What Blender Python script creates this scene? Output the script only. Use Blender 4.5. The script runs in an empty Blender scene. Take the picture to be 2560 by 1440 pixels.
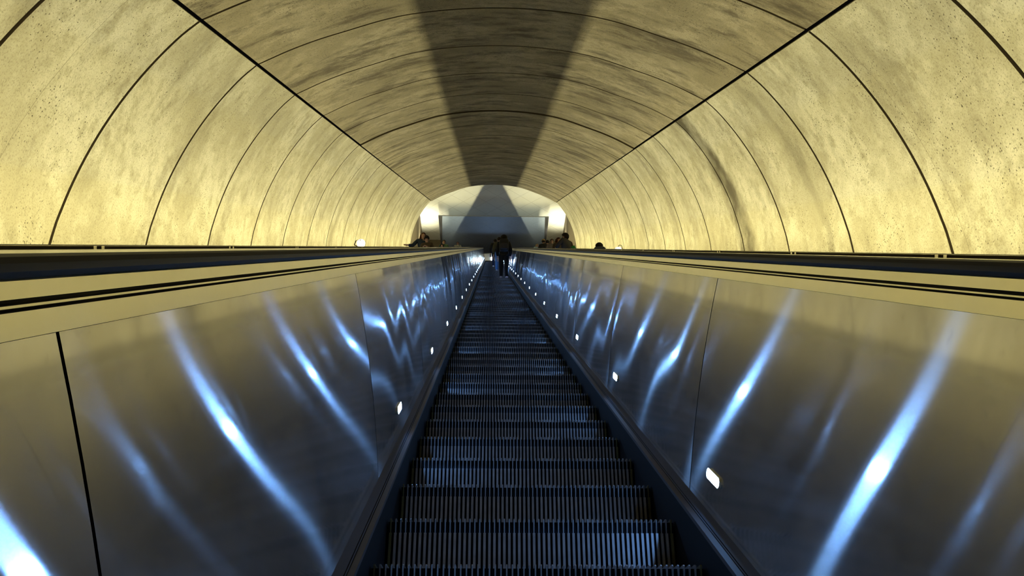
import bpy, bmesh, math, random
from mathutils import Vector, Matrix
random.seed(7)
D = bpy.data
COL = bpy.context.scene.collection
PI = math.pi
TH = math.radians(30.0)
CT, ST, TT = math.cos(TH), math.sin(TH), math.tan(TH)
F = 2280.0                     # focal length in pixels of the 2560 wide frame
XC = 0.153                     # centre line of the middle escalator and of the tunnel
PITCH = 2.4                    # spacing of the three escalators
HN = 0.955                     # nosing line below the eye (perpendicular)


def W(x, u, v):
    """incline coordinates (across, up the slope, off the slope) -> world"""
    return Vector((x, u * CT - v * ST, u * ST + v * CT))


# ------------------------------------------------------------------ helpers
def mesh_obj(name, verts, faces, mats, parent=None, smooth=False, mat_idx=None, loc=(0, 0, 0)):
    me = D.meshes.new(name)
    me.from_pydata([tuple(p) for p in verts], [], faces)
    for m in (mats if isinstance(mats, (list, tuple)) else [mats]):
        me.materials.append(m)
    if mat_idx:
        me.polygons.foreach_set('material_index', mat_idx)
    if smooth:
        me.polygons.foreach_set('use_smooth', [True] * len(me.polygons))
    me.update()
    o = D.objects.new(name, me)
    COL.objects.link(o)
    o.location = loc
    if parent:
        put(o, parent)
    return o


def put(o, parent):
    """parent o, keeping it where it stands (no parent is turned or scaled except people roots)"""
    o.parent = parent
    o.matrix_parent_inverse = Matrix.Translation(-Vector(parent.location))


def empty(name, loc, label=None, cat=None, group=None):
    o = D.objects.new(name, None)
    COL.objects.link(o)
    o.location = loc
    o.empty_display_size = 0.2
    if label:
        tag(o, label, cat, group)
    return o


def tag(o, label, cat, group=None, kind=None):
    o['label'] = label
    o['category'] = cat
    if group:
        o['group'] = group
    if kind:
        o['kind'] = kind
    return o


def structure(o):
    o['kind'] = 'structure'
    return o


class MB:
    def __init__(self):
        self.v, self.f, self.m = [], [], []

    def box(self, x0, x1, y0, y1, z0, z1, mi=0, fn=None):
        b = len(self.v)
        for x, y, z in ((x0, y0, z0), (x1, y0, z0), (x1, y1, z0), (x0, y1, z0),
                        (x0, y0, z1), (x1, y0, z1), (x1, y1, z1), (x0, y1, z1)):
            p = (x, y, z)
            self.v.append(fn(*p) if fn else p)
        for q in ((0, 3, 2, 1), (4, 5, 6, 7), (0, 1, 5, 4), (1, 2, 6, 5), (2, 3, 7, 6), (3, 0, 4, 7)):
            self.f.append(tuple(b + i for i in q))
            self.m.append(mi)

    def prism(self, poly, x0, x1, mi=0):
        """poly of (y, z) swept from x0 to x1"""
        b = len(self.v)
        n = len(poly)
        for x in (x0, x1):
            for y, z in poly:
                self.v.append((x, y, z))
        self.f.append(tuple(b + i for i in range(n)))
        self.f.append(tuple(b + n + i for i in reversed(range(n))))
        self.m += [mi, mi]
        for i in range(n):
            j = (i + 1) % n
            self.f.append((b + j, b + i, b + n + i, b + n + j))
            self.m.append(mi)

    def ball(self, c, r, seg=14, rings=9, mi=0, cut=None):
        b = len(self.v)
        for i in range(rings + 1):
            t = PI * i / rings
            for j in range(seg):
                a = 2 * PI * j / seg
                self.v.append((c[0] + r[0] * math.sin(t) * math.cos(a), c[1] + r[1] * math.sin(t) * math.sin(a), c[2] + r[2] * math.cos(t)))
        for i in range(rings):
            for j in range(seg):
                k = (j + 1) % seg
                self.f.append((b + i * seg + j, b + (i + 1) * seg + j, b + (i + 1) * seg + k, b + i * seg + k))
                self.m.append(mi)

    def tube(self, pts, r, seg=8, mi=0):
        pts = [Vector(p) for p in pts]
        b = len(self.v)
        n = len(pts)
        for i, p in enumerate(pts):
            t = (pts[min(i + 1, n - 1)] - pts[max(i - 1, 0)]).normalized()
            a = t.cross(Vector((0, 0, 1)))
            if a.length < 1e-3:
                a = t.cross(Vector((1, 0, 0)))
            a.normalize()
            c = t.cross(a)
            rr = r[i] if isinstance(r, (list, tuple)) else r
            for j in range(seg):
                g = 2 * PI * j / seg
                self.v.append(tuple(p + (a * math.cos(g) + c * math.sin(g)) * rr))
        for i in range(n - 1):
            for j in range(seg):
                k = (j + 1) % seg
                self.f.append((b + i * seg + j, b + i * seg + k, b + (i + 1) * seg + k, b + (i + 1) * seg + j))
                self.m.append(mi)
        self.f.append(tuple(b + j for j in reversed(range(seg))))
        self.f.append(tuple(b + (n - 1) * seg + j for j in range(seg)))
        self.m += [mi, mi]

    def build(self, name, mats, parent=None, smooth=False, loc=(0, 0, 0)):
        return mesh_obj(name, self.v, self.f, mats, parent, smooth, self.m, loc)


def sweep(name, poly, u0, u1, mats, parent=None, closed=False, smooth=False, mi=None, nseg=1, origin=None, flip=False):
    """a section of (x, v) points swept along the slope"""
    n = len(poly)
    og = origin or Vector((0, 0, 0))
    vs, fs, ms = [], [], []
    for k in range(nseg + 1):
        u = u0 + (u1 - u0) * k / nseg
        for x, v in poly:
            vs.append(W(x, u, v) - og)
    for k in range(nseg):
        for i in range(n if closed else n - 1):
            j = (i + 1) % n
            q = (k * n + i, k * n + j, (k + 1) * n + j, (k + 1) * n + i)
            fs.append(q[::-1] if flip else q)
            ms.append(mi[i] if mi else 0)
    if closed:
        fs.append(tuple(range(n)))
        fs.append(tuple(nseg * n + i for i in reversed(range(n))))
        ms += [0, 0]
    return mesh_obj(name, vs, fs, mats, parent, smooth, ms, og)


# ---------------------------------------------------------------- materials
def nodes(name):
    m = D.materials.new(name)
    m.use_nodes = True
    nt = m.node_tree
    return m, nt, nt.nodes['Principled BSDF']


def simple(name, col, rough=0.6, metal=0.0, spec=0.5, emit=None, strength=0.0, coat=0.0, var=0.12, scale=6.0):
    m, nt, b = nodes(name)
    tc = nt.nodes.new('ShaderNodeTexCoord')
    nz = nt.nodes.new('ShaderNodeTexNoise')
    nz.inputs['Scale'].default_value = scale
    nz.inputs['Detail'].default_value = 4
    nt.links.new(tc.outputs['Object'], nz.inputs['Vector'])
    mx = nt.nodes.new('ShaderNodeMix')
    mx.data_type = 'RGBA'
    mx.inputs[6].default_value = (*[c * (1 - var) for c in col], 1)
    mx.inputs[7].default_value = (*[min(1, c * (1 + var)) for c in col], 1)
    nt.links.new(nz.outputs['Fac'], mx.inputs[0])
    nt.links.new(mx.outputs[2], b.inputs['Base Color'])
    b.inputs['Roughness'].default_value = rough
    b.inputs['Metallic'].default_value = metal
    b.inputs['Specular IOR Level'].default_value = spec
    b.inputs['Coat Weight'].default_value = coat
    if emit:
        b.inputs['Emission Color'].default_value = (*emit, 1)
        b.inputs['Emission Strength'].default_value = strength
    return m


def math_node(nt, op, a=None, b=None, clamp=False):
    n = nt.nodes.new('ShaderNodeMath')
    n.operation = op
    n.use_clamp = clamp
    for i, s in enumerate((a, b)):
        if s is None:
            continue
        if isinstance(s, (int, float)):
            n.inputs[i].default_value = s
        else:
            nt.links.new(s, n.inputs[i])
    return n.outputs[0]


def ramp(nt, src, lo, hi, a=0.0, b=1.0):
    n = nt.nodes.new('ShaderNodeMapRange')
    n.interpolation_type = 'SMOOTHSTEP'
    n.inputs['From Min'].default_value = lo
    n.inputs['From Max'].default_value = hi
    n.inputs['To Min'].default_value = a
    n.inputs['To Max'].default_value = b
    nt.links.new(src, n.inputs['Value'])
    return n.outputs['Result']


def noise(nt, vec, scale, detail=4, rough=0.55, stretch=None):
    if stretch:
        mp = nt.nodes.new('ShaderNodeMapping')
        mp.inputs['Scale'].default_value = stretch
        nt.links.new(vec, mp.inputs['Vector'])
        vec = mp.outputs['Vector']
    n = nt.nodes.new('ShaderNodeTexNoise')
    n.inputs['Scale'].default_value = scale
    n.inputs['Detail'].default_value = detail
    n.inputs['Roughness'].default_value = rough
    nt.links.new(vec, n.inputs['Vector'])
    return n.outputs['Fac']


def mixc(nt, fac, a, b):
    n = nt.nodes.new('ShaderNodeMix')
    n.data_type = 'RGBA'
    for i, s in ((0, fac), (6, a), (7, b)):
        if isinstance(s, (int, float)):
            n.inputs[i].default_value = s
        elif isinstance(s, tuple):
            n.inputs[i].default_value = (*s, 1)
        else:
            nt.links.new(s, n.inputs[i])
    return n.outputs[2]


def concrete(name, light, mid, dark, grime, streaks=(), hair=(), pits=True):
    """board-cast concrete: mottling, pits, soot blotches, water streaks at given ring planes"""
    m, nt, b = nodes(name)
    tc = nt.nodes.new('ShaderNodeTexCoord').outputs['Object']
    n1 = noise(nt, tc, 0.75, 10, 0.68)
    n2 = noise(nt, tc, 4.5, 8, 0.7)
    n3 = noise(nt, tc, 55.0, 3, 0.7)
    # soot follows the ring direction (constant world y) a little
    n4 = noise(nt, tc, 0.8, 10, 0.72, (0.8, 1.7 if grime < 0.6 else 2.2, 0.8))
    col = mixc(nt, ramp(nt, n1, 0.40, 0.60), mid, light)
    col = mixc(nt, ramp(nt, n2, 0.46, 0.62, 0.0, 0.9), col, mid)
    col = mixc(nt, ramp(nt, n2, 0.60, 0.76, 0.0, 0.55), col, dark)
    col = mixc(nt, ramp(nt, n3, 0.48, 0.72, 0.0, 0.55), col, dark)
    col = mixc(nt, ramp(nt, n4, 0.47, 0.66, 0.0, grime), col, dark)
    if pits:
        pp = None
        for scl, lo, hi, mxr, nsc in ((9.0, 0.42, 0.70, 0.105, 1.7), (24.0, 0.36, 0.62, 0.20, 1.1)):
            vo = nt.nodes.new('ShaderNodeTexVoronoi')
            vo.inputs['Scale'].default_value = scl
            dv = nt.nodes.new('ShaderNodeVectorMath')
            dv.operation = 'ADD'
            nd = nt.nodes.new('ShaderNodeTexNoise')
            nd.inputs['Scale'].default_value = scl * 2.2
            nt.links.new(tc, nd.inputs['Vector'])
            sv = nt.nodes.new('ShaderNodeVectorMath')
            sv.operation = 'SCALE'
            sv.inputs['Scale'].default_value = 0.7 / scl
            nt.links.new(nd.outputs['Color'], sv.inputs[0])
            nt.links.new(tc, dv.inputs[0])
            nt.links.new(sv.outputs[0], dv.inputs[1])
            nt.links.new(dv.outputs[0], vo.inputs['Vector'])
            p1 = math_node(nt, 'LESS_THAN', vo.outputs['Distance'], ramp(nt, noise(nt, tc, nsc, 5, 0.6), lo, hi, -0.02, mxr))
            pp = p1 if pp is None else math_node(nt, 'MAXIMUM', pp, p1)
        col = mixc(nt, math_node(nt, 'MULTIPLY', pp, 0.88), col, tuple(c * 0.5 for c in dark))
    sep = nt.nodes.new('ShaderNodeSeparateXYZ')
    nt.links.new(tc, sep.inputs[0])
    yy = math_node(nt, 'ADD', sep.outputs['Y'], math_node(nt, 'MULTIPLY', math_node(nt, 'SUBTRACT', noise(nt, tc, 1.4, 5), 0.5), 0.9))
    for y0, wd, amt in streaks:
        dist = math_node(nt, 'ABSOLUTE', math_node(nt, 'SUBTRACT', yy, y0))
        k = ramp(nt, dist, wd * 0.25, wd, amt, 0.0)
        k = math_node(nt, 'MULTIPLY', k, ramp(nt, noise(nt, tc, 1.6, 6), 0.3, 0.6, 0.55, 1.0))
        col = mixc(nt, k, col, tuple(c * 0.6 for c in dark))
    yh = math_node(nt, 'ADD', sep.outputs['Y'], math_node(nt, 'MULTIPLY', noise(nt, tc, 2.5, 3), 0.05))
    for y0 in hair:
        dist = math_node(nt, 'ABSOLUTE', math_node(nt, 'SUBTRACT', yh, y0))
        col = mixc(nt, ramp(nt, dist, 0.002, 0.006, 0.55, 0.0), col, dark)
    nt.links.new(col, b.inputs['Base Color'])
    b.inputs['Roughness'].default_value = 0.9
    b.inputs['Specular IOR Level'].default_value = 0.2
    bp = nt.nodes.new('ShaderNodeBump')
    bp.inputs['Strength'].default_value = 0.35
    bp.inputs['Distance'].default_value = 0.01
    nt.links.new(math_node(nt, 'ADD', n2, math_node(nt, 'MULTIPLY', n3, 0.5)), bp.inputs['Height'])
    nt.links.new(bp.outputs['Normal'], b.inputs['Normal'])
    return m


def steel(name, col, rough, aniso, tangent='v', spread=0.05):
    m, nt, b = nodes(name)
    tc = nt.nodes.new('ShaderNodeTexCoord').outputs['Object']
    b.inputs['Metallic'].default_value = 1.0
    b.inputs['Anisotropic'].default_value = aniso
    if aniso > 0:
        cx = nt.nodes.new('ShaderNodeCombineXYZ')
        for i, t in enumerate((0, -ST, CT)):
            cx.inputs[i].default_value = t
        nt.links.new(cx.outputs[0], b.inputs['Tangent'])
    n = noise(nt, tc, 3.0, 6, 0.6)
    nt.links.new(mixc(nt, ramp(nt, n, 0.35, 0.7), tuple(x * 0.88 for x in col), col), b.inputs['Base Color'])
    nt.links.new(ramp(nt, n, 0.3, 0.7, rough - spread * 0.5, rough + spread * 0.5), b.inputs['Roughness'])
    return m


def brushed(name, col):
    """rolled stainless sheet: brushed along the slope, so highlights smear across it, over a clearer polish"""
    m, nt, b = nodes(name)
    out = nt.nodes['Material Output']
    tc = nt.nodes.new('ShaderNodeTexCoord').outputs['Object']
    cx = nt.nodes.new('ShaderNodeCombineXYZ')
    for i, t in enumerate((0, -ST, CT)):
        cx.inputs[i].default_value = t
    n = noise(nt, tc, 2.0, 5, 0.6)
    # faint scuffs and finger marks, denser towards the bottom edge
    sc_ = noise(nt, tc, 26.0, 6, 0.75)
    c = mixc(nt, ramp(nt, sc_, 0.56, 0.70, 0.0, 0.30), col, tuple(x * 0.6 for x in col))
    sh = []
    for rough, an in ((0.148, -0.875), (0.06, -0.75)):
        g = nt.nodes.new('ShaderNodeBsdfAnisotropic')
        g.distribution = 'GGX'
        g.inputs['Anisotropy'].default_value = an
        nt.links.new(c, g.inputs['Color'])
        nt.links.new(cx.outputs[0], g.inputs['Tangent'])
        nt.links.new(ramp(nt, n, 0.3, 0.7, rough * 0.92, rough * 1.08), g.inputs['Roughness'])
        sh.append(g)
    mx = nt.nodes.new('ShaderNodeMixShader')
    mx.inputs[0].default_value = 0.36
    nt.links.new(sh[0].outputs[0], mx.inputs[1])
    nt.links.new(sh[1].outputs[0], mx.inputs[2])
    df = nt.nodes.new('ShaderNodeBsdfDiffuse')      # film of dust and hand grease
    df.inputs['Color'].default_value = (0.34, 0.34, 0.36, 1)
    m3 = nt.nodes.new('ShaderNodeMixShader')
    nt.links.new(ramp(nt, n, 0.3, 0.7, 0.07, 0.15), m3.inputs[0])
    nt.links.new(mx.outputs[0], m3.inputs[1])
    nt.links.new(df.outputs[0], m3.inputs[2])
    nt.links.new(m3.outputs[0], out.inputs['Surface'])
    return m


LIGHT_C = (0.56, 0.525, 0.37)
MID_C = (0.40, 0.365, 0.235)
DARK_C = (0.12, 0.10, 0.055)
M = {}
M['wall_l'] = concrete('concrete_wall', LIGHT_C, MID_C, DARK_C, 0.38, hair=(6.25,))
M['wall_r'] = concrete('concrete_wall_stained', LIGHT_C, MID_C, DARK_C, 0.42, streaks=((13.38, 0.55, 0.97), (18.2, 0.25, 0.35), (10.1, 0.2, 0.3)), hair=(7.2,))
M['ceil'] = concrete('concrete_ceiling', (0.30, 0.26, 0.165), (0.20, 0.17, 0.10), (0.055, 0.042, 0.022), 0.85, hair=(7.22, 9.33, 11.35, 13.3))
M['joint'] = simple('joint_shadow_concrete', (0.085, 0.062, 0.028), 0.9)
M['steel'] = brushed('brushed_steel_panel', (0.60, 0.59, 0.585))
M['steel_trim'] = steel('brushed_steel_trim', (0.78, 0.73, 0.52), 0.30, 0.6)
M['ledge'] = simple('dark_reflection_ledge', (0.055, 0.057, 0.072), 0.6, 0, 0.2)  # steel ledge; its dark reflection is put into a matt dark base colour
M['deck'] = steel('worn_steel_deck', (0.80, 0.76, 0.62), 0.24, 0.0)
M['rubber'] = simple('black_handrail_rubber', (0.005, 0.005, 0.007), 0.55, 0, 0.12, var=0.2)
M['black'] = simple('black_skirt', (0.006, 0.006, 0.007), 0.6, 0, 0.12)
M['brown'] = simple('bronze_edge_strip', (0.045, 0.036, 0.036), 0.5, 0.2)
M['rail_dark'] = simple('dark_bronze_rail', (0.014, 0.009, 0.005), 0.7, 0.0, 0.1)
M['gap'] = simple('dark_panel_gap', (0.01, 0.01, 0.012), 0.8)
M['cleat'] = simple('aluminium_cleats', (0.25, 0.25, 0.265), 0.42, 0.5, var=0.35, scale=30)
M['groove'] = simple('dark_step_grooves', (0.005, 0.005, 0.006), 0.8, spec=0.1)
M['yellow'] = simple('worn_yellow_edge', (0.06, 0.048, 0.010), 0.6, var=0.4, scale=20)
M['led'] = simple('blue_white_led', (0.8, 0.9, 1.0), 0.3, emit=(0.20, 0.46, 1.0), strength=240.0)
M['lamp'] = simple('white_lamp_glow', (0.9, 0.95, 1.0), 0.3, emit=(0.62, 0.85, 1.0), strength=260.0)
M['globe'] = simple('warm_white_globe', (0.9, 0.9, 0.85), 0.3, emit=(1.0, 0.97, 0.82), strength=1.4)
M['white_enamel'] = simple('white_enamel', (0.85, 0.85, 0.8), 0.4, emit=(1.0, 0.97, 0.85), strength=0.8)
M['brown_wall'] = simple('brown_tile_wall', (0.16, 0.125, 0.07), 0.6)


def lattice_white():
    m, nt, b = nodes('white_ceiling_lattice')
    tc = nt.nodes.new('ShaderNodeTexCoord').outputs['Object']
    sep = nt.nodes.new('ShaderNodeSeparateXYZ')
    nt.links.new(tc, sep.inputs[0])
    fac = None
    for sgn in (1, -1):
        s = math_node(nt, 'ADD', sep.outputs['X'], math_node(nt, 'MULTIPLY', sep.outputs['Y'], sgn))
        s = math_node(nt, 'FRACT', math_node(nt, 'MULTIPLY', math_node(nt, 'ADD', s, 100.3), 1 / 1.55))
        s = math_node(nt, 'LESS_THAN', math_node(nt, 'ABSOLUTE', math_node(nt, 'SUBTRACT', s, 0.5)), 0.017)
        fac = s if fac is None else math_node(nt, 'MAXIMUM', fac, s)
    n = noise(nt, tc, 1.2, 5)
    c = mixc(nt, n, (0.66, 0.66, 0.60), (0.78, 0.78, 0.73))
    c = mixc(nt, math_node(nt, 'MULTIPLY', fac, 0.3), c, (0.25, 0.24, 0.2))
    nt.links.new(c, b.inputs['Base Color'])
    b.inputs['Roughness'].default_value = 0.8
    return m


M['lattice'] = lattice_white()


def tinted_glass():
    m, nt, b = nodes('tinted_blue_glass')
    out = nt.nodes['Material Output']
    tr = nt.nodes.new('ShaderNodeBsdfTransparent')
    tr.inputs['Color'].default_value = (0.84, 0.90, 1.0, 1)
    gl = nt.nodes.new('ShaderNodeBsdfGlossy')
    gl.inputs['Roughness'].default_value = 0.08
    gl.inputs['Color'].default_value = (0.75, 0.85, 1.0, 1)
    df = nt.nodes.new('ShaderNodeBsdfDiffuse')
    df.inputs['Color'].default_value = (0.42, 0.50, 0.66, 1)
    m1 = nt.nodes.new('ShaderNodeMixShader')
    m1.inputs[0].default_value = 0.06
    m2 = nt.nodes.new('ShaderNodeMixShader')
    m2.inputs[0].default_value = 0.30
    nt.links.new(tr.outputs[0], m1.inputs[1])
    nt.links.new(gl.outputs[0], m1.inputs[2])
    nt.links.new(m1.outputs[0], m2.inputs[1])
    nt.links.new(df.outputs[0], m2.inputs[2])
    nt.links.new(m2.outputs[0], out.inputs['Surface'])
    return m


M['glass'] = tinted_glass()

# ------------------------------------------------------------------- tunnel
RAW = [(4.245, -1.7), (4.262, -0.8), (4.25, 0.061)]
for _i in range(1, 11):        # haunch: one circular arc from the springing to the long joint
    _a0, _a1 = math.radians(3.0), math.radians(3.0 + 38.4 * _i / 10)
    RAW.append((4.25 - (math.cos(_a0) - math.cos(_a1)) / 0.2583 * 1.005, 0.061 + (math.sin(_a1) - math.sin(_a0)) / 0.2583))
RAW[-1] = (3.283, 2.40)
CRN = [(3.283, 2.40), (2.80, 2.665), (2.244, 2.90), (1.275, 3.22), (0.0, 3.342), (-1.275, 3.22), (-2.244, 2.90), (-2.80, 2.665), (-3.283, 2.40)]


def spline(pts, per=6):
    out = []
    n = len(pts)
    P = [Vector(p) for p in pts]
    P = [2 * P[0] - P[1]] + P + [2 * P[-1] - P[-2]]
    for i in range(1, n):
        p0, p1, p2, p3 = P[i - 1], P[i], P[i + 1], P[i + 2]
        for k in range(per):
            t = k / per
            out.append(0.5 * ((2 * p1) + (p2 - p0) * t + (2 * p0 - 5 * p1 + 4 * p2 - p3) * t * t + (3 * p1 - p0 - 3 * p2 + p3) * t ** 3))
    out.append(P[n])
    return out


def trim_ends(c, a, b):
    c = list(c)
    if a:
        c[0] = c[0] + (c[1] - c[0]).normalized() * a
    if b:
        c[-1] = c[-1] + (c[-2] - c[-1]).normalized() * b
    return c


RING0, RSP = 8.60, 2.38
RINGS = list(range(-7, 16))
U_END = RING0 + RSP * 16


def tunnel_shell(name, curve, mat, out_sign, offs=None):
    """one concrete slab per ring, edges turned back 6 cm, dark backing in the open joints"""
    n = len(curve)
    nrm = []
    for i in range(n):
        t = (curve[min(i + 1, n - 1)] - curve[max(i - 1, 0)]).normalized()
        nrm.append(Vector((t.y, -t.x)) * out_sign)
    vs, fs, ms = [], [], []
    gap = 0.027
    for k in RINGS:
        o = offs(k) if offs else 0.0
        ua, ub = RING0 + RSP * k + gap, RING0 + RSP * (k + 1) - gap
        b = len(vs)
        for u in (ua, (ua + ub) / 2, ub):
            for i in range(n):
                p = curve[i] + nrm[i] * o
                vs.append(W(XC + p.x, u + p.y * TT, p.y))
        for r in range(2):
            for i in range(n - 1):
                fs.append((b + r * n + i, b + r * n + i + 1, b + (r + 1) * n + i + 1, b + (r + 1) * n + i))
                ms.append(0)
        # returns
        for u in (ua, ub):
            b = len(vs)
            for i in range(n):
                for d in (0.0, 0.06):
                    p = curve[i] + nrm[i] * (o + d)
                    vs.append(W(XC + p.x, u + p.y * TT, p.y))
            for i in range(n - 1):
                fs.append((b + 2 * i, b + 2 * i + 1, b + 2 * i + 3, b + 2 * i + 2))
                ms.append(1)
        for i in (0, n - 1):
            b = len(vs)
            for u in (ua, ub):
                for d in (0.0, 0.06):
                    p = curve[i] + nrm[i] * (o + d)
                    vs.append(W(XC + p.x, u + p.y * TT, p.y))
            fs.append((b, b + 1, b + 3, b + 2))
            ms.append(0)
    # backing
    b = len(vs)
    ua, ub = RING0 + RSP * RINGS[0], U_END - 0.02
    for u in (ua, ub):
        for i in range(n):
            p = curve[i] + nrm[i] * 0.05
            vs.append(W(XC + p.x, u + p.y * TT, p.y))
    for i in range(n - 1):
        fs.append((b + i, b + i + 1, b + n + i + 1, b + n + i))
        ms.append(1)
    return structure(mesh_obj(name, vs, fs, [mat, M['joint']], smooth=True, mat_idx=ms))


side = spline(RAW, 3)
tunnel_shell('wall_right', trim_ends(side, 0, 0.022), M['wall_r'], 1)
tunnel_shell('wall_left', trim_ends([Vector((-p.x, p.y)) for p in side], 0, 0.022), M['wall_l'], -1)
tunnel_shell('ceiling', trim_ends(spline(CRN, 6), 0.022, 0.022), M['ceil'], 1, lambda k: -0.03 if k >= 5 else 0.0)
# floor of the tunnel under the escalators and the side ledges
mesh_obj('floor', [W(XC + s * 4.3, u, -1.62) for u in (-9, 62) for s in (-1, 1)], [(0, 1, 3, 2)], simple('floor_concrete', (0.25, 0.22, 0.16), 0.9))
structure(D.objects['floor'])

# ---------------------------------------------------------- hall at the top
ZC, YF, ZL = 34.0, 57.9, 30.37
HX = 5.1
yp = U_END * CT                # world y of the tunnel mouth


def wall_quad(name, pts, mat):
    return structure(mesh_obj(name, pts, [(0, 1, 2, 3)], mat))


mesh_obj('trim_1', [(XC - HX, yp, ZC), (XC + HX, yp, ZC), (XC + HX, YF, ZC), (XC - HX, YF, ZC)], [(0, 1, 2, 3)], M['lattice'])
structure(D.objects['trim_1'])
D.objects['trim_1'].name = 'ceiling_upper'
BX0, BX1, YB = -131 / F * 62.4 + 0.02, 146 / F * 62.4 - 0.02, YF + 11.0      # deep bay in the middle of the back wall
for nm, xa, xb in (('wall_back_left', XC - HX, BX0), ('wall_back_right', BX1, XC + HX)):
    wall_quad(nm, [(xa, YF, ZL - 2), (xb, YF, ZL - 2), (xb, YF, ZC), (xa, YF, ZC)], M['brown_wall'])
for nm, x in (('wall_bay_left', BX0), ('wall_bay_right', BX1)):
    wall_quad(nm, [(x, YF, ZL - 2), (x, YB, ZL - 2), (x, YB, ZC), (x, YF, ZC)], M['brown_wall'])
wall_quad('wall_bay_back', [(BX0, YB, ZL - 2), (BX1, YB, ZL - 2), (BX1, YB, ZC), (BX0, YB, ZC)], M['brown_wall'])
wall_quad('ceiling_bay', [(BX0, YF, ZC), (BX1, YF, ZC), (BX1, YB, ZC), (BX0, YB, ZC)], M['lattice'])
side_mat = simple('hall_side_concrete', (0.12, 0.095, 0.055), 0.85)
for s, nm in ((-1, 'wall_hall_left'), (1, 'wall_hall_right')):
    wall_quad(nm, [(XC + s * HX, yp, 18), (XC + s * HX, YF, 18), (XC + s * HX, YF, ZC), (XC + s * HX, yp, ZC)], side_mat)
# wall round the tunnel mouth
prof = [Vector((-p.x, p.y)) for p in side] + [p for p in reversed(spline(CRN, 6))] + [p for p in reversed(side)]
vs, fs = [], []
for p in prof:
    w = W(XC + p.x * 1.004, U_END + p.y * TT, p.y * 1.004)
    vs.append((w.x, yp + 0.03, w.z))
    a = math.atan2(p.y + 1.7, p.x)
    ex = max(-HX, min(HX, p.x * 3)) if abs(p.x) > 3.2 else p.x * 1.3
    vs.append((XC + ex, yp + 0.03, ZC if abs(p.x) < 3.9 else w.z))
for i in range(len(prof) - 1):
    fs.append((2 * i, 2 * i + 2, 2 * i + 3, 2 * i + 1))
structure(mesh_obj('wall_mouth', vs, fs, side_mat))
y_end = W(0, 62.3, -HN).y
mesh_obj('floor_upper', [(XC - HX, y_end, ZL), (XC + HX, y_end, ZL), (XC + HX, YF + 11, ZL), (XC - HX, YF + 11, ZL)], [(0, 1, 2, 3)], simple('landing_tiles', (0.2, 0.12, 0.09), 0.5))
structure(D.objects['floor_upper'])

# tinted glass canopy hung under the hall ceiling
zg = 33.05
yg0 = zg / math.tan(math.radians(31.93))
canopy = empty('glass_canopy', (XC, yg0, zg), 'blue tinted glass canopy with dark side beams under the white ceiling', 'canopy')
mb = MB()
gx0, gx1 = -131 / F * 62.4 + 0.02, 146 / F * 62.4 - 0.02
mb.box(gx0 + 0.02, gx1 - 0.02, yg0, YB - 0.5, zg, zg + 0.02)
mb.build('glass_pane', M['glass'], canopy)
for s, x in ((1, gx0), (-1, gx1)):
    mb = MB()
    b = len(mb.v)
    for y, wd in ((yg0, 0.26), (YF - 0.1, 0.05)):
        for xx, zz in ((x, zg - 0.05), (x + s * wd, zg - 0.05), (x + s * wd, zg + 0.05), (x, zg + 0.05)):
            mb.v.append((xx, y, zz))
    mb.f += [(0, 1, 2, 3), (4, 7, 6, 5), (0, 4, 5, 1), (1, 5, 6, 2), (2, 6, 7, 3), (3, 7, 4, 0)]
    mb.m += [0] * 6
    mb.build('side_beam', simple('dark_grey_beam', (0.07, 0.07, 0.08), 0.6), canopy)
mb = MB()
mb.box(gx0, gx1, yg0 - 0.03, yg0, zg - 0.03, zg + 0.03)
mb.build('front_edge', simple('glass_edge_strip', (0.22, 0.24, 0.27), 0.5), canopy)
# ---------------------------------------------------------------- escalator
# inner section of one balustrade, (distance from the centre line, height off the slope), top to bottom
SEC_TOP = [(0.700, -0.036), (0.644, -0.036), (0.6385, -0.0395), (0.6355, -0.0580), (0.652, -0.0590), (0.652, -0.0638),
           (0.6345, -0.0640), (0.6340, -0.0668), (0.650, -0.0672), (0.650, -0.0708), (0.6330, -0.0710), (0.6290, -0.0980)]
P_TOP, P_BOT = Vector((0.6285, -0.0985)), Vector((0.545, -0.8300))
SEC_LOW = [(0.5455, -0.8305), (0.5210, -0.8400), (0.5200, -0.8440), (0.5185, -0.8440), (0.5175, -0.8412), (0.5150, -0.8424), (0.5142, -0.8455),
           (0.5128, -0.8455), (0.5120, -0.8432), (0.4970, -0.8490), (0.4965, -0.8620), (0.5060, -0.8660), (0.5060, -1.3000)]
LOW_M = [0, 2, 2, 2, 0, 2, 2, 2, 1, 1, 3, 3]
HAND = [(0.632, -0.0300), (0.6335, -0.0215), (0.640, -0.0150), (0.652, -0.0128), (0.672, -0.0122), (0.692, -0.0128), (0.704, -0.0150),
        (0.7105, -0.0215), (0.712, -0.0300), (0.7085, -0.0365), (0.700, -0.0385), (0.696, -0.0345), (0.648, -0.0345), (0.644, -0.0385), (0.6355, -0.0365)]
U0, U1 = -5.0, 62.3
DISH = -0.014                  # the panels bulge slightly towards the steps
PL = 2.22


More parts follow.
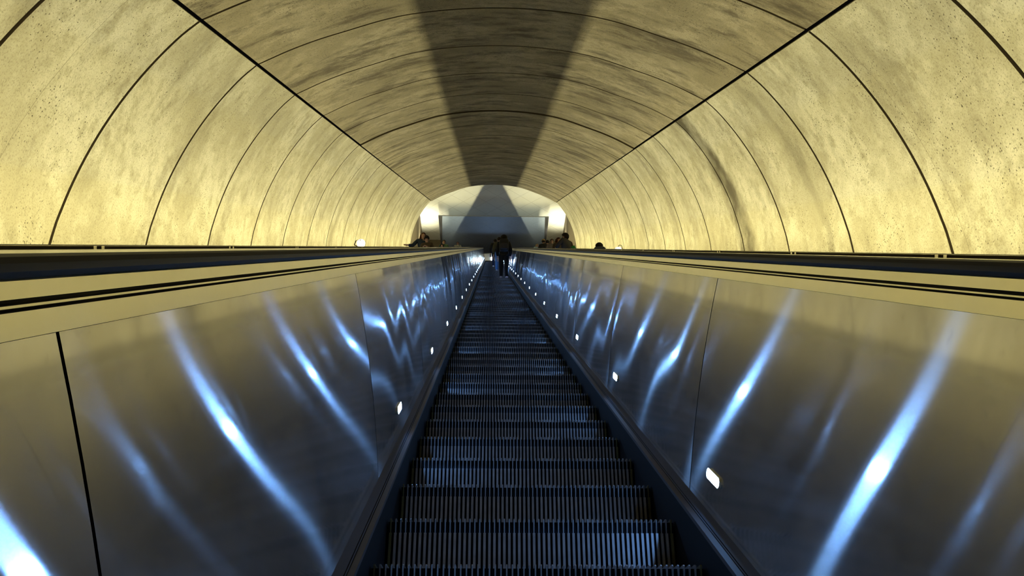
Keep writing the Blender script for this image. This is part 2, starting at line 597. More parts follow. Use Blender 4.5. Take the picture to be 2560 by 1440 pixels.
def panel_mesh(name, sgn, x0, ua, ub, rng, parent, amp):
    """a brushed panel between two joints, slightly oil-canned"""
    nu, nv = 28, 10
    og = W(x0 + sgn * (P_TOP.x + P_BOT.x) / 2, (ua + ub) / 2, (P_TOP.y + P_BOT.y) / 2)
    d = (P_BOT - P_TOP).normalized()
    nn = Vector((d.y, -d.x))      # towards the centre line
    if nn.x > 0:
        nn = -nn
    ph = [rng.uniform(0, 2 * PI) for _ in range(6)]
    k1, k2, k3 = rng.uniform(0.5, 1.2), rng.uniform(1.5, 2.6), rng.uniform(2.8, 4.2)
    bow = rng.choice((-1, 1, 1)) * rng.uniform(0.4, 1.3)
    vs, fs = [], []
    for i in range(nu + 1):
        a = i / nu
        u = ua + (ub - ua) * a
        for j in range(nv + 1):
            b = j / nv
            p = P_TOP.lerp(P_BOT, b)
            env = math.sin(PI * min(1, max(0, a))) ** 0.7 * (0.25 + 0.75 * math.sin(PI * (0.12 + 0.76 * b)))
            h = amp * env * (bow * 1.0 + 0.55 * math.sin(2 * PI * k1 * a + ph[0]) + 0.30 * math.sin(2 * PI * k2 * a + ph[1] + 1.3 * b)
                             + 0.12 * math.sin(2 * PI * k3 * a + ph[2]))
            p = p + nn * (h - DISH * 4 * b * (1 - b))
            vs.append(W(x0 + sgn * p.x, u, p.y) - og)
    for i in range(nu):
        for j in range(nv):
            q = (i * (nv + 1) + j, i * (nv + 1) + j + 1, (i + 1) * (nv + 1) + j + 1, (i + 1) * (nv + 1) + j)
            fs.append(q if sgn > 0 else q[::-1])
    return mesh_obj(name, vs, fs, M['steel'], parent, True, None, og)


def led_mesh(sgn):
    """stadium shaped lens lying in the panel plane; origin at its centre"""
    d = (P_BOT - P_TOP).normalized()
    nn = Vector((d.y, -d.x))
    if nn.x > 0:
        nn = -nn
    L, R = 0.062, 0.0165
    pts = []
    for k in range(7):
        a = -PI / 2 + PI * k / 6
        pts.append((L + R * math.cos(a), R * math.sin(a)))
    for k in range(7):
        a = PI / 2 + PI * k / 6
        pts.append((-L + R * math.cos(a), R * math.sin(a)))
    vs, fs, ms = [], [], []
    for hgt, sc in ((-0.004, 1.0), (0.007, 0.96)):
        for a, b in pts:
            p = d * (b * sc) + nn * hgt
            vs.append(W(sgn * p.x, a * (sc if False else 1), p.y))
    n = len(pts)
    top = tuple(range(n, 2 * n))
    fs.append(top if sgn > 0 else top[::-1])
    ms.append(0)
    for i in range(n):
        j = (i + 1) % n
        fs.append((i, j, n + j, n + i))
        ms.append(1)
    me = D.meshes.new('led_light')
    me.from_pydata([tuple(v) for v in vs], [], fs)
    me.materials.append(M['led'])
    me.materials.append(M['steel_trim'])
    me.polygons.foreach_set('material_index', ms)
    me.update()
    return me


def sec(x0, s, pts):
    return [(x0 + s * a, v) for a, v in pts]


def make_escalator(x0, label, detailed):
    root = empty('escalator', W(x0, 0, -1.35), label, 'escalator')
    for s in (-1, 1):
        og = W(x0 + s * 0.6, 0, -0.5)
        low = sweep('balustrade', sec(x0, s, SEC_LOW), U0, U1, [M['ledge'], M['brown'], M['gap'], M['black']], root, mi=LOW_M, origin=og, flip=s < 0)
        sweep('handrail_guide', sec(x0, s, SEC_TOP), U0, U1, [M['steel_trim'], M['gap']], low, mi=[0, 0, 0, 1, 1, 1, 0, 1, 1, 1, 0], origin=og, flip=s < 0)
        sweep('backing', sec(x0, s, [(0.645, -0.09), (0.562, -0.835)]), U0, U1, M['gap'], low, origin=og, flip=s < 0)
        sweep('handrail', sec(x0, s, HAND), U0, U1, M['rubber'], root, closed=True, smooth=True, origin=W(x0 + s * 0.67, 0, -0.03))
        if detailed:
            rng = random.Random(11 if s < 0 else 23)
            uj = 1.012 if s < 0 else 0.89
            k = -3
            while uj + PL * k < U1:
                ua, ub = uj + PL * k, min(uj + PL * (k + 1), U1)
                amp = 0.0006 if k < 1 else 0.0032
                panel_mesh('panel', s, x0, ua + 0.004, ub - 0.004, rng, low, amp)
                k += 1
        else:
            sweep('panel', sec(x0, s, [tuple(P_TOP), tuple(P_BOT)]), U0, U1, M['steel'], low, origin=og, flip=s < 0)
        me = led_mesh(s)
        u = (3.99 if s < 0 else 2.79) - 3 * PL
        t = (-0.71 - P_TOP.y) / (P_BOT.y - P_TOP.y)
        pw = P_TOP.lerp(P_BOT, t) + Vector((DISH * 4 * t * (1 - t) if detailed else 0.0, 0))
        while u < 60:
            o = D.objects.new('led_light', me)
            COL.objects.link(o)
            o.location = W(x0 + s * pw.x, u, pw.y)
            put(o, low)
            u += PL
    # steps
    NC = 58
    cp = 1.0 / NC

    def step_mb(full):
        mb = MB()
        mb.box(-0.5, 0.5, 0.004, 0.40, -0.028, -0.011, 1)
        mb.box(-0.5, 0.5, 0.002, 0.014, -0.236, -0.011, 1)
        if full:
            for i in range(NC):
                c = -0.5 + cp * (i + 0.5)
                mi = 2 if i in (0, NC - 1) else 0
                mb.box(c - 0.0044, c + 0.0044, -0.0075, 0.003, -0.236, -0.050, mi)
                mb.prism([(0.02, 0.0), (-0.004, 0.0), (-0.0125, -0.0055), (-0.0075, -0.022), (0.001, -0.049), (0.02, -0.049)], c - 0.0022, c + 0.0022, mi)
                mb.box(c - 0.0026, c + 0.0026, 0.02, 0.40, -0.011, 0.0, mi)
        return mb
    mats = [M['cleat'], M['groove'], M['yellow']]
    PITCH_U = 0.4 / CT
    us = [2.708 + PITCH_U * k for k in range(-6, 130)]
    us = [u for u in us if u < 61.9]
    if detailed:
        first = step_mb(True).build('step', mats, root, loc=W(x0, us[0], -HN))
        for u in us[1:100]:
            o = first.copy()
            COL.objects.link(o)
            o.location = W(x0, u, -HN)
            put(o, root)
        rest = us[100:]
        proto = step_mb(True)
    else:
        rest = us
        proto = step_mb(False)
    mb = MB()
    for u in rest:
        w = W(x0, u, -HN) - W(x0, rest[0], -HN)
        b = len(mb.v)
        mb.v += [(v[0], v[1] + w.y, v[2] + w.z) for v in proto.v]
        mb.f += [tuple(b + i for i in f) for f in proto.f]
        mb.m += proto.m
    o = mb.build('upper_steps' if detailed else 'steps', mats, root, loc=W(x0, rest[0], -HN))
    o['kind'] = 'stuff'
    # truss underneath
    sweep('truss', [(x0 - 0.5, -1.30), (x0 + 0.5, -1.30), (x0 + 0.5, -1.60), (x0 - 0.5, -1.60)], U0, U1, M['black'], root, closed=True, origin=W(x0, 0, -1.4))
    return root


make_escalator(XC, 'middle escalator with grooved dark steps and blue lit steel sides', True)
ES_L = make_escalator(XC - PITCH, 'far left escalator behind the left handrail carrying people facing down', False)
ES_R = make_escalator(XC + PITCH, 'far right escalator behind the right handrail carrying a row of people', False)

# decks between the escalators, with the low dark rail and its pale clips
DV = -0.0225


def deck(s, label, side_inner):
    root = empty('divider_deck', W(XC + s * 1.2, 0, DV), label, 'deck')
    a, b = 0.7125, PITCH - 0.7125
    og = W(XC + s * 1.2, 0, DV)
    sweep('deck_plate', sec(XC, s, [(a, -0.034), (a + 0.002, DV), (b - 0.002, DV), (b, -0.034)]), U0, U1, M['deck'], root, origin=og, flip=s < 0)
    ra = b - 0.075
    sweep('divider_rail', sec(XC, s, [(ra, DV - 0.004), (ra, -0.0108), (ra + 0.045, -0.0108), (ra + 0.045, DV - 0.004)]), U0, U1, M['rail_dark'], root, closed=True, origin=og)
    sweep('rail_cap', sec(XC, s, [(ra - 0.002, -0.0108), (ra - 0.002, -0.0097), (ra + 0.047, -0.0097), (ra + 0.047, -0.0108)]), U0, U1, M['deck'], root, closed=True, origin=og)
    first = None
    base = 1 / 0.000440 * 0  # spacing along the slope
    sp = 1.735
    u = (F * (ra + s * XC) / 972.0 if s < 0 else F * (ra + s * XC) / 1143.0)
    k = -2
    n = 0
    while u + sp * k < U1 - 1 and n < 38:
        for du in (-0.034, 0.034):
            if first is None:
                mb = MB()
                w0 = W(XC + s * (ra - 0.004), u + sp * k + du, -0.016)
                xa, xb = (-0.004, 0.003) if s > 0 else (-0.003, 0.004)
                mb.box(xa, xb, -0.013, 0.013, -0.0075, 0.0062, 0, lambda x, y, z: tuple(W(x, y, z)))
                first = mb.build('joint_clip', M['deck'], root, loc=w0)
            else:
                o = first.copy()
                COL.objects.link(o)
                o.location = W(XC + s * (ra - 0.004), u + sp * k + du, -0.016)
                put(o, root)
        n += 1
        k += 1
    return root


deck(-1, 'bright steel deck with dark rail between middle and left escalators', ES_L)
deck(1, 'bright steel deck with dark rail between middle and right escalators', ES_R)
# outer cladding of the two side escalators (shields the strip lights)
for s, par in ((-1, ES_L), (1, ES_R)):
    x = PITCH + 0.7125
    sweep('outer_cladding', sec(XC, s, [(x, -0.034), (x + 0.002, DV), (3.25, DV), (3.25, -1.62)]), U0, U1, M['deck'], par, origin=W(XC + s * 3.2, 0, -0.5), flip=s < 0)

# barrier with lamp at the head of the middle escalator
bar = empty('landing_barrier', W(0.4, 63.0, -0.95), 'shiny steel barrier with a white lamp at the top of the middle escalator', 'barrier')
bp = W(0, 63.0, -0.95)
mb = MB()
mb.box(-0.42, 1.25, bp.y, bp.y + 0.06, ZL, ZL + 0.86)
mb.build('barrier_panel', M['steel'], bar)
mb = MB()
mb.tube([(-0.42, bp.y + 0.03, ZL + 0.90), (1.25, bp.y + 0.03, ZL + 0.90)], 0.03)
mb.build('top_rail', M['steel_trim'], bar)
mb = MB()
lp = W(0.12, 62.8, -0.60)
mb.ball((0.12, bp.y - 0.05, lp.z), (0.085, 0.06, 0.085))
mb.build('lamp', M['lamp'], bar, True)

# ------------------------------------------------- strip lights along the walls
lc = (1.0, 0.925, 0.54)
kk = 0
u = -7.0
while u < 62.0:
    for s in (-1, 1):
        L = D.lights.new('wall_strip_light', 'AREA')
        L.shape = 'RECTANGLE'
        L.size, L.size_y = 0.022, 2.3
        L.energy = 62.0 if u < 49 else 100.0
        L.color = lc
        o = D.objects.new('wall_strip_light', L)
        COL.objects.link(o)
        o.location = W(XC + s * 3.56, u + 1.19, -0.52)
        nrm = (W(-s * 0.34, 0, 1) - W(0, 0, 0)).normalized()
        yax = Vector((0, CT, ST))
        zax = -nrm
        xax = yax.cross(zax).normalized()
        o.matrix_world = Matrix.Translation(o.location) @ Matrix((xax, yax, zax)).transposed().to_4x4()
    u += 2.38

for s in (-1, 1):
    L = D.lights.new('hall_uplight', 'SPOT')
    L.spot_size = math.radians(88)
    L.spot_blend = 1.0
    L.shadow_soft_size = 0.1
    L.energy = 620.0
    L.color = (1.0, 0.93, 0.62)
    o = D.objects.new('hall_uplight', L)
    COL.objects.link(o)
    o.location = (XC + s * 4.8, 54.7, 31.6)
    o.rotation_euler = (PI, 0, 0)
# --------------------------------------------------------------- wall lamps
def wall_lamp_left():
    d = 23.0
    x = -322 / F * d
    c = W(x, d, 0.065)
    r = empty('globe_lamp', W(x, d, -1.6), 'round white globe lamp on a post before the left tunnel wall', 'lamp')
    mb = MB()
    mb.ball(c, (0.108, 0.108, 0.108), 24, 14)
    mb.build('globe', M['globe'], r, True)
    mb = MB()
    c2 = W(x, d, -1.6)
    mb.tube([(c.x, c.y, c2.z), (c.x, c.y, c.z - 0.10)], 0.02)
    mb.build('post', M['rail_dark'], r)
    mb = MB()
    mb.tube([(c.x - 0.16, c.y - 0.02, c.z - 0.06), (c.x - 0.115, c.y - 0.06, c.z + 0.045)], 0.012)
    mb.tube([(c.x - 0.115, c.y - 0.06, c.z + 0.045), (c.x + 0.03, c.y - 0.115, c.z + 0.04)], 0.005)
    mb.tube([(c.x - 0.01, c.y - 0.115, c.z + 0.04), (c.x - 0.01, c.y - 0.115, c.z - 0.04)], 0.005)
    mb.tube([(c.x - 0.16, c.y - 0.02, c.z - 0.06), (c.x, c.y, c.z - 0.14)], 0.012)
    mb.build('bracket', M['rail_dark'], r)


def wall_lamp_right():
    d = 25.2
    x = 320 / F * d
    c = W(x, d, 0.0)
    r = empty('cone_lamp', W(x, d, -1.6), 'white cone shade lamp with dark wire loop before the right tunnel wall', 'lamp')
    mb = MB()
    prof = [(0.012, -0.09), (0.03, -0.075), (0.098, 0.0), (0.092, 0.0), (0.02, -0.07)]
    n = 20
    for a, h in prof:
        for j in range(n):
            g = 2 * PI * j / n
            mb.v.append((c.x + a * math.cos(g), c.y + a * math.sin(g), c.z + h))
    for i in range(len(prof) - 1):
        for j in range(n):
            k = (j + 1) % n
            mb.f.append((i * n + j, i * n + k, (i + 1) * n + k, (i + 1) * n + j))
            mb.m.append(0)
    mb.build('shade', M['white_enamel'], r, True)
    mb = MB()
    lp = [(c.x + 0.01, c.y, c.z)]
    for j in range(13):
        g = PI - PI * j / 12
        lp.append((c.x + 0.06 + 0.05 * math.cos(g), c.y, c.z + 0.06 + 0.05 * math.sin(g)))
    lp.append((c.x + 0.11, c.y, c.z))
    mb.tube(lp, 0.008)
    mb.tube([(c.x - 0.10, c.y, c.z + 0.005), (c.x + 0.13, c.y, c.z + 0.005)], 0.009)
    mb.build('wire_loop', M['rail_dark'], r)
    mb = MB()
    c2 = W(x, d, -1.6)
    mb.tube([(c.x, c.y, c2.z), (c.x, c.y, c.z - 0.085)], 0.016)
    mb.build('post', M['rail_dark'], r)


wall_lamp_left()
wall_lamp_right()

# ------------------------------------------------------------------- people
SKIN = simple('skin', (0.42, 0.24, 0.16), 0.55, var=0.08)
SKIN_D = simple('skin_tan', (0.32, 0.18, 0.12), 0.55, var=0.08)
EYE = simple('eye_dark', (0.02, 0.015, 0.012), 0.3)
LIP = simple('lip', (0.25, 0.09, 0.07), 0.5)


def skin_obj(name, pts, edges, mat, parent, root=0, sub=2):
    """pts: list of ((x,y,z), r or (rx, ry))"""
    me = D.meshes.new(name)
    me.from_pydata([p for p, r in pts], edges, [])
    me.materials.append(mat)
    o = D.objects.new(name, me)
    COL.objects.link(o)
    o.modifiers.new('skin', 'SKIN').use_smooth_shade = True
    sv = me.skin_vertices[0].data
    for i, (p, r) in enumerate(pts):
        sv[i].radius = r if isinstance(r, tuple) else (r, r)
        sv[i].use_root = i == root
    ss = o.modifiers.new('sub', 'SUBSURF')
    ss.levels = ss.render_levels = sub
    o.parent = parent
    return o


def cloth(name, col, rough=0.85, var=0.25, scale=9.0):
    return simple(name, col, rough, var=var, scale=scale, spec=0.2)


def camo(name, a, b, c):
    m, nt, bs = nodes(name)
    tc = nt.nodes.new('ShaderNodeTexCoord').outputs['Object']
    n1 = noise(nt, tc, 9, 2)
    n2 = noise(nt, tc, 14, 2, 0.5, (1, 1.3, 0.8))
    col = mixc(nt, math_node(nt, 'GREATER_THAN', n1, 0.52), a, b)
    col = mixc(nt, math_node(nt, 'GREATER_THAN', n2, 0.57), col, c)
    nt.links.new(col, bs.inputs['Base Color'])
    bs.inputs['Roughness'].default_value = 0.9
    return m


def person(loc, H, yaw, label, jacket, trousers, hair, hair_style='short', skin=None, shoes=(0.02, 0.02, 0.02),
           arms='down', lean=0.0, head_pitch=0.0, hat=None, stance=0.0, glasses=False, tilt=0.0, coat_len=0.48, bulk=1.0, group=None):
    """a whole standing figure; local +y is the way it faces"""
    skin = skin or SKIN
    root = empty('person', loc, label, 'person', group)
    root.rotation_euler = (0, 0, yaw)
    root.scale = (H, H, H)

    def bend(p):
        x, y, z = p
        if z > 0.5:
            dz = z - 0.5
            y += dz * math.sin(lean)
            x += dz * math.sin(tilt)
            z = 0.5 + dz * math.cos(lean) * math.cos(tilt)
        return (x, y, z)

    hp = head_pitch
    neck = (0, -0.005, 0.835)

    def hd(p):
        x, y, z = p
        dy, dz = y - neck[1], z - neck[2]
        y2 = neck[1] + dy * math.cos(hp) + dz * math.sin(hp)
        z2 = neck[2] - dy * math.sin(hp) + dz * math.cos(hp)
        return bend((x, y2, z2))
    J = {}
    for s, n in ((-1, 'l'), (1, 'r')):
        J['sh' + n] = bend((s * 0.105, -0.005, 0.805))
        if arms == 'down':
            el, wr = (s * 0.135, -0.02, 0.635), (s * 0.135, 0.03, 0.49)
        elif arms == 'front':
            el, wr = (s * 0.135, 0.01, 0.65), (s * 0.05, 0.13, 0.66)
        elif arms == 'rail':      # the figure's right (+x) hand out on the rail
            el, wr = ((0.19, 0.03, 0.668), (0.285, 0.09, 0.640)) if s > 0 else ((-0.135, 0.0, 0.64), (-0.06, 0.12, 0.60))
        elif arms == 'hug':
            el, wr = (s * 0.15, 0.07, 0.70), (s * 0.07, 0.19, 0.73)
        else:
            el, wr = (s * 0.13, -0.01, 0.635), (s * 0.12, 0.09, 0.56)
        J['el' + n], J['wr' + n] = bend(el), bend(wr)
        st = stance * s
        J['hip' + n] = (s * 0.05, 0, 0.50)
        J['kn' + n] = (s * 0.055, 0.012 + st, 0.275)
        J['an' + n] = (s * 0.055, -0.012 + st * 0.6, 0.045)
        J['to' + n] = (s * 0.062, 0.085 + st * 0.6, 0.018)
    pel, spi, che = (0, 0, 0.525), bend((0, 0.0, 0.63)), bend((0, 0.0, 0.735))
    nb = bend((0, -0.004, 0.82))
    # body (skin)
    pts, ed = [], []

    def add(p, r, par=None):
        pts.append((p, r))
        if par is not None:
            ed.append((par, len(pts) - 1))
        return len(pts) - 1
    a = add(pel, (0.075, 0.055))
    b_ = add(spi, (0.066, 0.048), a)
    c_ = add(che, (0.085, 0.055), b_)
    n_ = add(nb, (0.036, 0.034), c_)
    n2 = add(hd((0, 0.0, 0.855)), (0.029, 0.030), n_)
    jaw = add(hd((0, 0.012, 0.882)), (0.034, 0.040), n2)
    mid = add(hd((0, 0.006, 0.915)), (0.041, 0.050), jaw)
    top = add(hd((0, 0.0, 0.955)), (0.036, 0.044), mid)
    add(hd((0, 0.060, 0.905)), (0.006, 0.009), mid)
    for n, s in (('l', -1), ('r', 1)):
        q = add(J['sh' + n], 0.034, c_)
        q = add(J['el' + n], 0.025, q)
        q = add(J['wr' + n], 0.017, q)
        wv = Vector(J['wr' + n])
        dr = (wv - Vector(J['el' + n])).normalized()
        sd = dr.cross(Vector((0, 1, 0.3))).normalized()
        pm = add(tuple(wv + dr * 0.035), (0.020, 0.012), q)
        palm = wv + dr * 0.038
        for k, (off, ln) in enumerate(((-0.016, 0.040), (-0.005, 0.047), (0.006, 0.044), (0.016, 0.034))):
            f1 = add(tuple(palm + sd * off + dr * 0.016), 0.0052, pm)
            f2 = add(tuple(palm + sd * off * 1.1 + dr * (0.016 + ln * 0.55) + Vector((0, 0.004, -0.004))), 0.0048, f1)
            add(tuple(palm + sd * off * 1.1 + dr * (0.012 + ln) + Vector((0, 0.012, -0.012))), 0.004, f2)
        t1 = add(tuple(wv + dr * 0.022 - sd * 0.022), 0.0062, pm)
        add(tuple(wv + dr * 0.048 - sd * 0.034), 0.005, t1)
        q = add(J['hip' + n], 0.052, a)
        q = add(J['kn' + n], 0.034, q)
        q = add(J['an' + n], 0.021, q)
        add(J['to' + n], (0.020, 0.014), q)
    skin_obj('body', pts, ed, skin, root)
    # jacket
    pts, ed = [], []
    k = bulk
    a = add((0, 0, coat_len), (0.088 * k, 0.068 * k))
    b_ = add(spi, (0.086 * k, 0.066 * k), a)
    c_ = add(che, (0.096 * k, 0.068 * k), b_)
    add(bend((0, -0.004, 0.832)), (0.044, 0.042), c_)
    for n in 'lr':
        q = add(J['sh' + n], 0.046 * k, c_)
        q = add(J['el' + n], 0.038 * k, q)
        w = Vector(J['wr' + n]).lerp(Vector(J['el' + n]), 0.06)
        add(tuple(w), 0.027 * k, q)
    skin_obj('jacket', pts, ed, jacket, root)
    pts, ed = [], []
    a = add((0, 0, 0.545), (0.078, 0.060))
    for n in 'lr':
        q = add(J['hip' + n], 0.060, a)
        q = add(J['kn' + n], 0.044, q)
        p = Vector(J['an' + n])
        add((p.x, p.y, 0.05), 0.036, q)
    skin_obj('trousers', pts, ed, trousers, root)
    # shoes
    sm = simple('shoe', shoes, 0.5)
    for n in 'lr':
        p = J['an' + n]
        mb = MB()
        mb.ball((p[0], p[1] + 0.035, 0.020), (0.028, 0.074, 0.020), 12, 8)
        mb.ball((p[0], p[1] - 0.004, 0.032), (0.026, 0.032, 0.030), 12, 8)
        o = mb.build('shoe', sm, None, True)
        o.parent = root
    # hair
    hm = simple('hair', tuple(c * 0.6 for c in hair), 0.75, var=0.4, scale=30, spec=0.15)
    mb = MB()
    seg, rg = 18, 10
    rr = (0.0535, 0.0635, 0.062) if hair_style != 'bushy' else (0.074, 0.080, 0.074)
    for i in range(rg + 1):
        t = PI * 0.80 * i / rg
        for j in range(seg):
            g = 2 * PI * j / seg
            x, y, z = rr[0] * math.sin(t) * math.cos(g), rr[1] * math.sin(t) * math.sin(g), rr[2] * math.cos(t)
            if math.sin(g) > -0.15 and z < 0.024:      # hairline: tuck the edge into the head
                side_ = max(0.0, 1 - abs(math.sin(g)) / 0.9)
                z = 0.024 - 0.022 * side_
                x, y = x * 0.72, min(y, 0.040)
            mb.v.append(hd((x, y + 0.000, z + 0.926)))
    for i in range(rg):
        for j in range(seg):
            q = (j + 1) % seg
            mb.f.append((i * seg + j, (i + 1) * seg + j, (i + 1) * seg + q, i * seg + q))
            mb.m.append(0)
    if hair_style == 'long':
        for x, y in ((-0.045, 0.005), (0.045, 0.005), (-0.03, -0.04), (0.03, -0.04), (0, -0.05), (-0.047, -0.02), (0.047, -0.02)):
            mb.tube([hd((x, y, 0.935)), hd((x * 1.12, y, 0.88)), hd((x * 1.25, y - 0.005, 0.83)), hd((x * 1.2, y, 0.775))], [0.018, 0.023, 0.024, 0.012], 10)
    o = mb.build('hair', hm, None, True)
    o.parent = root
    sol = o.modifiers.new('solid', 'SOLIDIFY')
    sol.thickness = 0.004
    if hat:
        kind, colr = hat
        mm = cloth('knit', colr, 0.95)
        mb = MB()
        if kind == 'beanie':
            for i in range(9):
                t = PI * 0.5 * i / 8
                for j in range(18):
                    g = 2 * PI * j / 18
                    mb.v.append(hd((0.058 * math.sin(t) * math.cos(g), 0.068 * math.sin(t) * math.sin(g), 0.932 + 0.078 * math.cos(t))))
            for i in range(8):
                for j in range(18):
                    q = (j + 1) % 18
                    mb.f.append((i * 18 + j, (i + 1) * 18 + j, (i + 1) * 18 + q, i * 18 + q))
                    mb.m.append(0)
        elif kind == 'hood':
            for i in range(13):
                t = PI * 0.86 * i / 12
                for j in range(20):
                    g = 2 * PI * j / 20
                    y = 0.078 * math.sin(t) * math.sin(g)
                    mb.v.append(hd((0.074 * math.sin(t) * math.cos(g), min(y, 0.045), 0.908 + 0.088 * math.cos(t))))
            for i in range(12):
                for j in range(20):
                    g = 2 * PI * (j + 0.5) / 20
                    t = PI * 0.86 * (i + 0.5) / 12
                    if math.sin(g) > 0.5 and 0.25 * PI < t < 0.72 * PI:
                        continue
                    q = (j + 1) % 20
                    mb.f.append((i * 20 + j, (i + 1) * 20 + j, (i + 1) * 20 + q, i * 20 + q))
                    mb.m.append(0)
        o = mb.build('hat' if kind == 'beanie' else 'hood', mm, None, True)
        o.parent = root
        so = o.modifiers.new('solid', 'SOLIDIFY')
        so.thickness = 0.008
    # face
    for s in (-1, 1):
        mb = MB()
        mb.ball(hd((s * 0.018, 0.050, 0.914)), (0.0075, 0.006, 0.0045), 8, 6)
        o = mb.build('eye', EYE, None, True)
        o.parent = root
        mb = MB()
        mb.ball(hd((s * 0.045, 0.0, 0.905)), (0.006, 0.012, 0.018), 8, 6)
        o = mb.build('ear', skin, None, True)
        o.parent = root
    mb = MB()
    mb.ball(hd((0, 0.050, 0.880)), (0.014, 0.005, 0.0035), 8, 6)
    o = mb.build('mouth', LIP, None, True)
    o.parent = root
    if glasses:
        mb = MB()
        for s in (-1, 1):
            mb.tube([hd((s * 0.018 + 0.014 * math.cos(g * PI / 6), 0.060, 0.914 + 0.011 * math.sin(g * PI / 6))) for g in range(13)], 0.002, 6)
            mb.tube([hd((s * 0.032, 0.060, 0.916)), hd((s * 0.046, 0.0, 0.914))], 0.002, 6)
        mb.tube([hd((-0.005, 0.061, 0.916)), hd((0.005, 0.061, 0.916))], 0.002, 6)
        o = mb.build('glasses', EYE, None)
        o.parent = root
    return root, bend


def backpack(root, H, yaw, label, colr, bend, wide=1.0):
    loc = Vector(root.location)
    o0 = empty('backpack', loc, label, 'backpack')
    o0.rotation_euler = (0, 0, yaw)
    o0.scale = (H, H, H)
    m = cloth('backpack_nylon', colr, 0.7)
    m2 = cloth('backpack_trim', tuple(c * 1.7 for c in colr), 0.7)

    def sbox(name, cx, cy, cz, rx, ry, rz, mat):
        mb = MB()
        seg, rg = 20, 12

        def sp(c, e):
            return math.copysign(abs(c) ** e, c)
        for i in range(rg + 1):
            t = PI * i / rg
            for j in range(seg):
                g = 2 * PI * j / seg
                mb.v.append(bend((cx + rx * sp(math.sin(t), 0.45) * sp(math.cos(g), 0.5), cy + ry * sp(math.sin(t), 0.45) * sp(math.sin(g), 0.5), cz + rz * sp(math.cos(t), 0.5))))
        for i in range(rg):
            for j in range(seg):
                q = (j + 1) % seg
                mb.f.append((i * seg + j, (i + 1) * seg + j, (i + 1) * seg + q, i * seg + q))
                mb.m.append(0)
        o = mb.build(name, mat, None, True)
        o.parent = o0
        return o
    sbox('pack_body', 0, -0.135, 0.690, 0.088 * wide, 0.052, 0.135, m)
    sbox('front_pocket', 0, -0.187, 0.640, 0.068 * wide, 0.022, 0.065, m2)
    for s in (-1, 1):
        mb = MB()
        mb.tube([bend((s * 0.06, -0.075, 0.80)), bend((s * 0.068, -0.02, 0.852)), bend((s * 0.070, 0.055, 0.815)), bend((s * 0.078, 0.078, 0.73)),
                 bend((s * 0.088, 0.03, 0.64)), bend((s * 0.07, -0.075, 0.60))], 0.0095, 6)
        o = mb.build('strap', m2, None)
        o.parent = o0
    return o0


PU = 0.4 / CT


def step_at(u):
    """nearest step: a point in the middle of its tread"""
    k = round((u - 2.708) / PU)
    return 2.708 + PU * k


def stand(px, d, v_unused=None, x=None):
    u = step_at(d)
    p = W(0, u, -HN)
    xx = (px - 1226) / F * d if x is None else x
    return (xx, p.y + 0.16, p.z + 0.003)


BLK = cloth('black_cloth', (0.012, 0.012, 0.014))
CHAR = cloth('charcoal_cloth', (0.03, 0.028, 0.03))
NAVY = cloth('navy_cloth', (0.02, 0.03, 0.055))
JEAN = cloth('blue_denim', (0.10, 0.26, 0.60))
DJEAN = cloth('dark_denim', (0.02, 0.03, 0.07))
BRN = cloth('brown_coat', (0.05, 0.035, 0.025))
OLV = cloth('olive_coat', (0.06, 0.055, 0.03))
GRN = cloth('green_coat', (0.02, 0.16, 0.04))
TAUPE = cloth('taupe_jacket', (0.10, 0.085, 0.085))
PALE = cloth('pale_blue_top', (0.45, 0.60, 0.62))
UP, DOWN = 0.0, PI
# middle escalator, seen from behind
r, bd = person(stand(1266, 29.0, x=0.44), 1.66, UP, 'person seen from behind with black backpack, nearest on the middle escalator', BLK, BLK, (0.015, 0.012, 0.01), 'bushy',
               shoes=(0.55, 0.5, 0.6), arms='bent', bulk=1.08)
backpack(r, 1.66, UP, 'black backpack on the nearest person of the middle escalator', (0.014, 0.014, 0.017), bd, 1.1)
person(stand(1248, 38.0), 1.70, UP, 'person in bright blue jeans and olive coat ahead of the backpack wearer', OLV, JEAN, (0.02, 0.012, 0.01), 'short', shoes=(0.5, 0.55, 0.6), bulk=1.05)
person(stand(1238, 45.0), 1.68, 0.15, 'person in dark jeans and white shoes, farthest on the middle escalator', BLK, DJEAN, (0.02, 0.012, 0.01), 'short', shoes=(0.7, 0.7, 0.72), stance=0.03)
# left escalator
person(stand(1050, 31.2), 1.76, DOWN + 0.1, 'person with long auburn hair leaning an arm on the left handrail', NAVY, DJEAN, (0.09, 0.028, 0.012), 'long', arms='rail', tilt=-0.05, head_pitch=0.2, coat_len=0.47)
person(stand(1063, 30.3), 1.585, DOWN - 0.15, 'person in black beanie and dark open coat looking down, beside long haired person', BRN, DJEAN, (0.01, 0.01, 0.01), 'short', hat=('beanie', (0.012, 0.01, 0.012)), head_pitch=0.35, arms='front')
person(stand(1108, 41.6), 1.56, DOWN, 'short haired person in green camouflage jacket on the left escalator', camo('green_camouflage', (0.05, 0.12, 0.06), (0.10, 0.17, 0.10), (0.02, 0.04, 0.02)), DJEAN, (0.03, 0.025, 0.02), 'short', skin=SKIN_D)
person(stand(1103, 40.6), 1.33, DOWN, 'child in black fur edged hood in front of the green camouflage jacket', BLK, DJEAN, (0.02, 0.015, 0.012), 'short', hat=('hood', (0.015, 0.013, 0.012)))
person(stand(1143, 54.0), 1.55, DOWN, 'person in pale camouflage jacket highest on the left escalator', camo('pale_camouflage', (0.36, 0.36, 0.26), (0.16, 0.15, 0.09), (0.5, 0.5, 0.42)), OLV, (0.10, 0.04, 0.03), 'short', skin=SKIN_D, bulk=1.15)
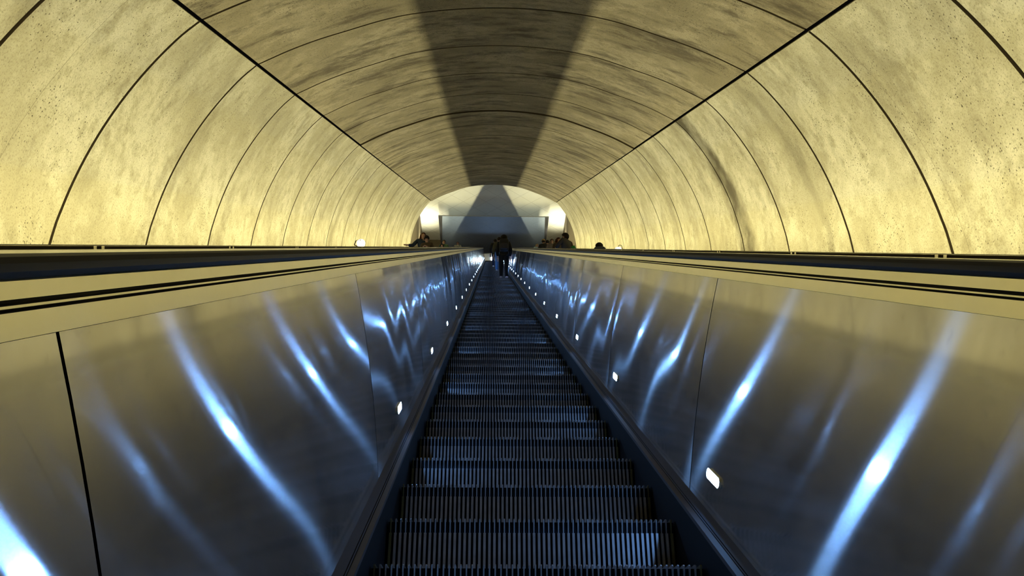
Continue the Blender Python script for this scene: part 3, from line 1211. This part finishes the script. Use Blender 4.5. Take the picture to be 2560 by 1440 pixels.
# right escalator
person(stand(1344, 49.0), 1.44, DOWN + 0.5, 'person with long blond hair and pale blue top on the right escalator', PALE, DJEAN, (0.55, 0.44, 0.22), 'long', head_pitch=0.3)
person(stand(1361, 43.0), 1.66, UP - 0.3, 'person in tan knit hat and black coat on the right escalator', BLK, DJEAN, (0.03, 0.02, 0.01), 'short', hat=('beanie', (0.26, 0.17, 0.07)), bulk=1.1)
person(stand(1372, 40.4), 1.61, UP, 'dark haired person in black coat half hidden behind the person with glasses', BLK, DJEAN, (0.012, 0.01, 0.01), 'short')
person(stand(1383, 37.0), 1.63, DOWN, 'person with glasses and taupe jacket facing down the right escalator', TAUPE, DJEAN, (0.03, 0.015, 0.01), 'short', glasses=True, skin=SKIN_D, bulk=1.08)
person(stand(1421, 30.3), 1.77, UP + 0.75, 'tall dark haired person in charcoal jacket embracing a brown haired person', CHAR, DJEAN, (0.012, 0.009, 0.008), 'bushy', arms='hug', tilt=-0.04, bulk=1.05)
person(stand(1403, 31.2), 1.62, DOWN + 0.6, 'brown haired person being embraced, face beside the charcoal jacket', BRN, DJEAN, (0.07, 0.02, 0.012), 'long', tilt=0.04)
person(stand(1430, 32.2), 1.50, UP - 0.3, 'brown haired person in bright green coat behind the charcoal jacket', GRN, DJEAN, (0.05, 0.02, 0.012), 'long', arms='front')
r, bd = person(stand(1508, 21.2), 1.36, UP - 0.1, 'dark haired person with grey patterned backpack lowest on the right escalator', BRN, DJEAN, (0.015, 0.010, 0.008), 'bushy', head_pitch=0.2, arms='bent', bulk=1.2)
backpack(r, 1.36, UP - 0.1, 'grey patterned backpack on the lowest person of the right escalator', (0.035, 0.04, 0.045), bd, 1.25)

# ------------------------------------------------------------ world, camera
w = D.worlds.new('tunnel_dark')
bpy.context.scene.world = w
w.use_nodes = True
w.node_tree.nodes['Background'].inputs[0].default_value = (0.5, 0.45, 0.35, 1)
w.node_tree.nodes['Background'].inputs[1].default_value = 0.004

cam = D.cameras.new('camera')
co = D.objects.new('camera', cam)
COL.objects.link(co)
cam.sensor_width = 36.0
cam.lens = F / 2560 * 36.0
cam.clip_start, cam.clip_end = 0.02, 300
roll = math.radians(0.6)
Uc = Vector(((1226 - 1280) / F, (720 - 618) / F, -1)).normalized()
Xc = Vector((math.cos(roll), -math.sin(roll), 0))
Xc = (Xc - Uc * Xc.dot(Uc)).normalized()
Vc = Xc.cross(Uc)
Rc = Matrix((Xc, Uc, Vc))                 # rows: incline axes in camera space -> maps camera to incline
Rw = Matrix(((1, 0, 0), (0, CT, -ST), (0, ST, CT)))
co.matrix_world = (Rw @ Rc).to_4x4()
sc = bpy.context.scene
sc.camera = co
sc.view_settings.view_transform = 'Standard'
sc.view_settings.look = 'None'
sc.view_settings.gamma = 1
sc.view_settings.exposure = 0.0
sc.view_settings.use_curve_mapping = False
sc.cycles.use_denoising = True
sc.cycles.max_bounces = 8
sc.cycles.diffuse_bounces = 5
sc.cycles.glossy_bounces = 4
sc.cycles.caustics_reflective = True
sc.cycles.sample_clamp_indirect = 6.0
